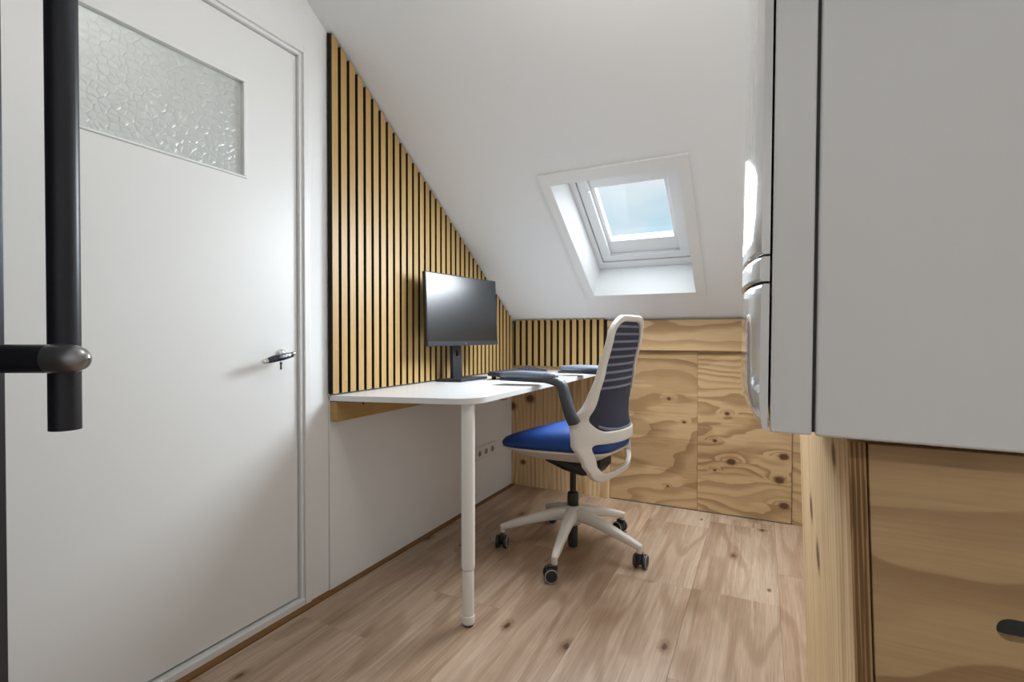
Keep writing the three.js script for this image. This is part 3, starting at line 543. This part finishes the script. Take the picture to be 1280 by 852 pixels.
// ---------------------------------------------------------------- office chair
{
  const PHI = 8 * Math.PI / 180;
  const t = thing('office_chair', 'office chair with blue seat, cream frame and dark striped mesh back', 'chair', [-0.791, 0, -2.235], Math.PI - PHI);
  // local: x forward, y up, z to the far side (the side away from the door)
  // star base
  const base = sub('star_base', t);
  mesh('hub', lathe([[0.001, 0.205], [0.03, 0.205], [0.041, 0.195], [0.046, 0.165], [0.044, 0.135], [0.034, 0.118], [0.001, 0.118]], 32), M.seagull, base);
  const world = [-158, -83.5, -12, 61, 133];
  for (const w of world) {
    const a = Math.PI - PHI, q = w * Math.PI / 180, X = Math.cos(q), Z = -Math.sin(q);     // world direction of the arm
    const lx = X * Math.cos(a) - Z * Math.sin(a), lz = X * Math.sin(a) + Z * Math.cos(a);
    const at = (r, y) => [lx * r, y, lz * r];
    mesh('spoke', sweep([at(0.02, 0.168), at(0.10, 0.158), at(0.20, 0.133), at(0.30, 0.103), at(0.338, 0.092)], (s) => [lerp(0.030, 0.0125, s ** 0.8), lerp(0.034, 0.0125, s ** 0.7)], { square: 3.2, steps: 18, seg: 20 }), M.seagull, base);
    const soc = lathe([[0.001, 0.104], [0.010, 0.103], [0.0128, 0.098], [0.0128, 0.068], [0.001, 0.068]], 20); soc.translate(...at(0.332, 0)); mesh('caster_socket', soc, M.seagull, base);
  }
  // casters
  const casts = [[-158, -75], [-83.5, -150], [-12, 85], [61, 160], [133, 40]];
  const wg = lathe([[0.001, 0.011], [0.02, 0.011], [0.0265, 0.0085], [0.0292, 0.004], [0.0292, -0.004], [0.0265, -0.0085], [0.001, -0.0085]], 32); wg.rotateX(Math.PI / 2);
  const rg = new THREE.TorusGeometry(0.0258, 0.0022, 8, 36);
  const fg = new RoundedBoxGeometry(0.044, 0.05, 0.021, 3, 0.009);
  for (const [w, turn] of casts) {
    const q = w * Math.PI / 180, a = Math.PI - PHI, X = Math.cos(q) * 0.332, Z = -Math.sin(q) * 0.332;
    const c = sub('caster', t); c.position.set(X * Math.cos(a) - Z * Math.sin(a), 0, X * Math.sin(a) + Z * Math.cos(a)); c.rotation.y = turn * Math.PI / 180 - a;
    const f = mesh('fork', fg, M.wheel, c); f.position.set(0.010, 0.043, 0);
    for (const s of [-1, 1]) {
      const m = mesh('wheel', wg, M.wheel, c); m.position.set(0.016, 0.0294, s * 0.0185); m.rotation.y = s > 0 ? 0 : Math.PI;
      const r = mesh('wheel_rim', rg, M.wheelRim, c); r.position.set(0.016, 0.0294, s * 0.0275);
    }
  }
  // gas column
  mesh('gas_lift', lathe([[0.001, 0.44], [0.0145, 0.44], [0.0145, 0.262], [0.001, 0.262]], 28), M.mech, t);
  mesh('column_collar', lathe([[0.001, 0.268], [0.021, 0.268], [0.026, 0.262], [0.026, 0.245], [0.0265, 0.243], [0.0265, 0.207], [0.001, 0.203]], 28), M.mech, t);
  mesh('cylinder', lathe([[0.001, 0.13], [0.0225, 0.13], [0.0225, 0.016], [0.020, 0.012], [0.001, 0.012]], 28), M.mech, t);
  // tilt mechanism
  {
    const sec = [[0.13, 0.435, 0.05, 0.012], [0.10, 0.430, 0.085, 0.02], [0.0, 0.414, 0.10, 0.03], [-0.09, 0.404, 0.10, 0.034], [-0.14, 0.410, 0.07, 0.03], [-0.165, 0.43, 0.06, 0.02]];
    mesh('tilt_mechanism', loft(sec.map(([x, y, hw, hh]) => { const L = []; for (let k = 0; k < 24; k++) { const w = k / 24 * 2 * Math.PI, c = Math.cos(w), s = Math.sin(w); L.push([x, y + Math.sign(s) * Math.abs(s) ** 0.4 * hh, Math.sign(c) * Math.abs(c) ** 0.4 * hw]); } return L; })), M.mech, t);
  }
  // seat outline: rounded, a little narrower behind
  const seatPt = (w, grow = 0) => {
    const c = Math.cos(w), s = Math.sin(w), e = 2 / 4.6, hx = 0.268 + grow, hz = 0.236 + grow;
    const x = Math.sign(c) * Math.abs(c) ** e * hx, z = Math.sign(s) * Math.abs(s) ** e * hz * (1 - 0.2 * sst(0.02, -0.25, x));
    return [x + 0.030, z];
  };
  const front = (x) => sst(-0.06, 0.33, x);                     // waterfall front edge
  {
    const loops = [], N = 72;
    // underside, side, crown
    const rows = [[-0.05, 0, 0], [-0.012, 0.0, 0], [-0.002, 0.006, 0], [0.0, 0.018, 0], [-0.004, 0.033, 0], [-0.014, 0.047, 0], [-0.032, 0.057, 0], [-0.06, 0.063, 0], [-0.10, 0.067, 0], [-0.15, 0.069, 0], [-0.20, 0.070, 0]];
    for (const [gr, hh] of rows) { const L = []; for (let k = 0; k < N; k++) { const [x, z] = seatPt(k / N * 2 * Math.PI, gr); L.push([x, 0.5005 + 1.5 * hh * (1 - 0.70 * front(x)) + 0.006 * sst(-0.05, -0.24, x) * (hh / 0.07) - 0.012 * front(x) * (1 - hh / 0.07), z]); } loops.push(L); }
    const g = loft(loops, { crease: 1.4 }); uvFrom(g, 'x', 'z', 8, 8); mesh('seat_cushion', g, M.seatBlue, t);
    const pan = [], prow = [[-0.19, -0.072], [-0.12, -0.066], [-0.07, -0.048], [-0.03, -0.022], [-0.004, -0.008], [-0.002, -0.001], [-0.02, 0.0], [-0.2, 0.0]];
    for (const [gr, yy] of prow) { const L = []; for (let k = 0; k < N; k++) { const [x, z] = seatPt(k / N * 2 * Math.PI, gr); L.push([x, 0.500 + yy - 0.012 * front(x) * (yy > -0.02 ? 1 : 0.6), z]); } pan.push(L); }
    mesh('seat_pan', loft(pan, { crease: 0.7 }), M.seagull, t);
  }
  // back: one curved frame with two openings, meshed from a distance field in (s, y, n) and then bent
  const knots = (tab) => (v) => { let i = 0; while (i < tab.length - 2 && v > tab[i + 1][0]) i++; const [a, p] = tab[i], [b, q] = tab[i + 1], u = clamp((v - a) / (b - a)); return lerp(p, q, u * u * (3 - 2 * u) * 0.5 + u * 0.5); };
  const hw = knots([[0.36, 0.175], [0.42, 0.212], [0.46, 0.230], [0.54, 0.250], [0.64, 0.250], [0.74, 0.216], [0.86, 0.190], [1.0, 0.179], [1.10, 0.168]]);
  const fc = knots([[0.38, -0.215], [0.44, -0.238], [0.52, -0.254], [0.58, -0.254], [0.70, -0.240], [0.85, -0.244], [1.0, -0.266], [1.1, -0.286]]);
  const wrap = knots([[0.38, 0.05], [0.46, 0.10], [0.54, 0.14], [0.64, 0.145], [0.70, 0.10], [0.84, 0.055], [1.0, 0.02], [1.1, 0.012]]);
  const bend = (s, y, n) => { const q = Math.abs(s) / 0.26; return [fc(y) + wrap(y) * q ** 2.4 - n, y, s]; };
  {
    const smax = (a, b, k) => { const h = clamp(0.5 + 0.5 * (a - b) / k); return lerp(b, a, h) + k * h * (1 - h); };
    const rim = knots([[0.5, 0.048], [0.60, 0.056], [0.68, 0.040], [0.80, 0.030], [1.1, 0.024]]);
    const sdf2 = (s, y) => {
      const A = Math.abs(s);
      const outer = smax(smax(A - hw(y), y - 1.086, 0.10), 0.380 - y, 0.045);
      const op1 = smax(smax(A - (hw(y) - rim(y)), y - 1.058, 0.085), 0.594 - y, 0.07);
      const op2 = smax(smax(A - (hw(y) - 0.046), y - 0.543, 0.03), 0.414 - y, 0.045);
      return smax(smax(outer, -op1, 0.008), -op2, 0.008);
    };
    const N = 104, mc = new MarchingCubes(N, M.seagull, false, false, 400000); mc.isolation = 0;
    const sx = 0.28, sy = 0.38, yc = 0.735, sn = 0.03;          // half extents
    for (let k = 0; k < N; k++) for (let j = 0; j < N; j++) for (let i = 0; i < N; i++) {
      const s = ((i - N / 2) / (N / 2)) * sx, y = yc + ((j - N / 2) / (N / 2)) * sy, n = ((k - N / 2) / (N / 2)) * sn;
      const T = 0.007, R = 0.006, d2 = sdf2(s, y) + R, q = Math.abs(n) - T + 0.0;
      const d = Math.min(Math.max(d2, q), 0) + Math.hypot(Math.max(d2, 0), Math.max(q, 0)) - R;
      mc.field[i + j * N + k * N * N] = -d;
    }
    mc.update();
    const cnt = mc.count, P = new Float32Array(cnt * 3);
    for (let i = 0; i < cnt; i++) { const b = bend(mc.positionArray[3 * i] * sx, yc + mc.positionArray[3 * i + 1] * sy, mc.positionArray[3 * i + 2] * sn); P.set(b, 3 * i); }
    let g = new THREE.BufferGeometry(); g.setAttribute('position', new THREE.BufferAttribute(P, 3)); g = mergeVertices(g, 1e-5); g.computeVertexNormals();
    // make sure faces look outward
    { const p = g.attributes.position, ix = g.index.array; let vol = 0; const v = (i) => [p.getX(i), p.getY(i), p.getZ(i)];
      for (let i = 0; i < ix.length; i += 3) { const a = v(ix[i]), b = v(ix[i + 1]), c = v(ix[i + 2]); vol += a[0] * (b[1] * c[2] - b[2] * c[1]) - a[1] * (b[0] * c[2] - b[2] * c[0]) + a[2] * (b[0] * c[1] - b[1] * c[0]); }
      if (vol < 0) { for (let i = 0; i < ix.length; i += 3) { const q = ix[i + 1]; ix[i + 1] = ix[i + 2]; ix[i + 2] = q; } g.computeVertexNormals(); } }
    mesh('back_frame', g, M.seagull, t);
    // mesh fabric stretched in the upper opening, with woven grey bands
    const patch = (y0, y1, inset, off, th, nu, nv) => {
      const loops = [];
      for (let j = 0; j <= nv; j++) { const y = lerp(y0, y1, j / nv), L = []; const h = hw(y) - rim(y) + inset;
        const hh = h * (1 - 0.30 * sst(1.01, 1.07, y)) ;
        for (let i = 0; i <= nu; i++) L.push(bend(lerp(-hh, hh, i / nu), y, off + th)); for (let i = nu; i >= 0; i--) L.push(bend(lerp(-hh, hh, i / nu), y, off)); loops.push(L); }
      const g = loft(loops, { crease: 0.9 }); uvFrom(g, 'z', 'y', 6, 6); return g;
    };
    mesh('back_mesh', patch(0.588, 1.064, 0.008, -0.002, 0.003, 24, 40), M.meshBack, t).userData.label = 'dark navy mesh fabric';
    for (let k = 0; k < 9; k++) { const y = 0.772 + k * 0.0325; mesh('mesh_band', patch(y, y + 0.0105, 0.004, 0.0012, 0.0016, 24, 2), M.meshBand, t); }
    mesh('mesh_piping', sweep([-1, -0.8, -0.4, 0, 0.4, 0.8, 1].map((u) => bend(u * 0.165, 0.597 + 0.02 * u ** 4, 0.004)), () => [0.004, 0.006], { steps: 24 }), M.meshBand, t);
  }
  // arms: swept brackets with padded tops
  for (const s of [-1, 1]) {
    const arm = sub('armrest', t), z = (v) => s * v;
    mesh('arm_bracket', sweep([[-0.133, 0.638, z(0.246)], [-0.124, 0.675, z(0.264)], [-0.105, 0.745, z(0.272)], [-0.088, 0.796, z(0.275)], [-0.04, 0.812, z(0.275)], [0.05, 0.812, z(0.272)], [0.15, 0.808, z(0.268)], [0.215, 0.804, z(0.262)]], (q) => [q > 0.5 ? lerp(0.0185, 0.007, (q - 0.5) / 0.5) : lerp(0.026, 0.0185, q / 0.5), lerp(0.019, 0.028, q)], { square: 3, steps: 44, seg: 20, up: [0, 0, 1] }), M.armGrey, arm);
    const loops = []; for (const [gr, yy] of [[-0.02, 0.816], [-0.004, 0.819], [0, 0.827], [-0.001, 0.834], [-0.006, 0.840], [-0.016, 0.844], [-0.03, 0.845]]) { const L = []; for (let k = 0; k < 48; k++) { const w = k / 48 * 2 * Math.PI, c = Math.cos(w), q = Math.sin(w), e = 2 / 2.6; L.push([0.075 + Math.sign(c) * Math.abs(c) ** e * (0.143 + gr), yy - 0.006 * sst(0.1, 0.24, 0.075 + c * 0.143), z(0.27) + Math.sign(q) * Math.abs(q) ** e * (0.047 + gr)]); } loops.push(L); }
    mesh('arm_pad', loft(loops, { crease: 1.2 }), M.padGrey, arm);
  }
}

// ---------------------------------------------------------------- boiler on the right wall
{
  const t = thing('wall_boiler', 'pale grey boiler hanging on the right wall above a plywood box', 'boiler', [0.006, 0.886, -0.66]);
  t.rotation.z = -0.008;
  const H = 0.86, W = 0.44, gap = 0.0035;
  mesh('body', boxG(0.048, XR - 0.022, 0.0, H, 0, W, 0.004), M.boilerBody, t);
  mesh('side_shroud', boxG(0.0025, 0.048 - gap, 0.001, H, 0, W, 0.0022), M.boilerBody, t);
  mesh('seam', boxG(0.04, 0.05, 0.004, H - 0.004, 0.006, W - 0.006), M.gasket, t);
  mesh('mounting_rail', boxG(XR - 0.024, XR - 0.0125, 0.1, H - 0.1, 0.05, W - 0.05), M.fitting, t);
  // bowed front in three pieces: upper door, trim band, lower flap
  const bow = (u) => { const c = 1 - (2 * u - 1) ** 2; return 0.006 + 0.027 * c ** 0.8; };
  const piece = (name, y0, y1, taper, out = 0) => {
    const loops = [], n = 26, rows = []; for (let k = 0; k <= 14; k++) rows.push(k / 14);
    const e = 0.004;
    const ys = [[y0, -0.003], [y0 + 0.0015, -0.001], [y0 + e, 0]]; for (const r of rows) ys.push([lerp(y0 + e, y1 - e, r), 0]); ys.push([y1 - 0.0015, -0.001], [y1, -0.003]);
    for (const [y, ins] of ys) {
      const f = taper ? Math.sqrt(clamp(1 - (1 - clamp((y + 0.001) / 0.05)) ** 2)) : 1, L = [];
      for (let i = 0; i <= n; i++) { const u = i / n; L.push([-(0.003 + (bow(u) + out) * f) - ins, y, -lerp(0.0045, W - 0.0045, u)]); }
      L.push([0.0, y, -(W - 0.0045)]); L.push([0.0, y, -0.0045]); loops.push(L);
    }
    return mesh(name, loft(loops, { crease: 0.6 }), M.boilerFront, t);
  };
  piece('lower_flap', 0.001, 0.1745, true); piece('trim_band', 0.1775, 0.2065, false, 0.0015); piece('front_door', 0.2095, H, false);
}
// ---------------------------------------------------------------- plywood box under the boiler
{
  const t = thing('plywood_box', 'raw plywood box standing on the floor below the boiler', 'box', [0.09, 0, -0.70]);
  const Y = 0.8765, LEAN = 0.033;                               // the side leans outward towards the floor
  const lx = (y) => (Y - y) * LEAN;
  // side panel: face of upright pine grain, plies showing on its near edge
  const put = (x, y, e) => [x, y, -e];
  const poly = (o0, o1) => [[lx(0) + o0, 0], [lx(0) + o1, 0], [o1, Y], [o0, Y]];
  const g = prism(poly(0, 0.0172), 0.0006, 0.91, put); uvFrom(g, 'z', 'y', -1 / 0.9, 1 / 0.9, 0.02, 0.0); mesh('side_panel', g, M.pine, t);
  const e = prism(poly(0.0, 0.0172), 0, 0.0006, put); { const p = e.attributes.position, uv = new Float32Array(p.count * 2); for (let i = 0; i < p.count; i++) { uv[2 * i] = clamp((p.getX(i) - lx(p.getY(i))) / 0.0172); uv[2 * i + 1] = p.getY(i) / 0.9; } e.setAttribute('uv', new THREE.BufferAttribute(uv, 2)); } mesh('plywood_edge', e, M.plyEdge, t);
  // front panel with a hand hole
  const fw = 0.30, s = new THREE.Shape(); s.moveTo(0.0195 + lx(0), 0.006); s.lineTo(XR - 0.092, 0.006); s.lineTo(XR - 0.092, Y - 0.0015); s.lineTo(0.0195, Y - 0.0015); s.closePath();
  const ho = new THREE.Path(); const hx = 0.133, hy = 0.6915; ho.moveTo(hx + 0.0115, hy - 0.0115); ho.absarc(hx + 0.10, hy, 0.0115, -Math.PI / 2, Math.PI / 2); ho.absarc(hx + 0.0115, hy, 0.0115, Math.PI / 2, Math.PI * 1.5); s.holes.push(ho);
  const fg = new THREE.ExtrudeGeometry(s, { depth: 0.015, bevelEnabled: true, bevelSize: 0.0008, bevelThickness: 0.0008, bevelOffset: -0.0008, bevelSegments: 1, curveSegments: 16 }); fg.translate(0, 0, -0.0158);
  uvFrom(fg, 'x', 'y', 1 / 0.33, 1 / 0.9, 0, 0);
  mesh('front_panel', fg, std({ map: plyTexture(0.33, 0.9, 44, [], { bands: 5, patch: 0.12 }), roughness: 0.65 }), t);
  mesh('top_panel', boxG(0.0195, XR - 0.092, Y - 0.016, Y, 0.017, 0.892), M.pine, t);
  mesh('rear_panel', boxG(0.018 + lx(0), XR - 0.092, 0, Y, 0.892, 0.91), M.pine, t);
}

renderer.render(scene, camera);
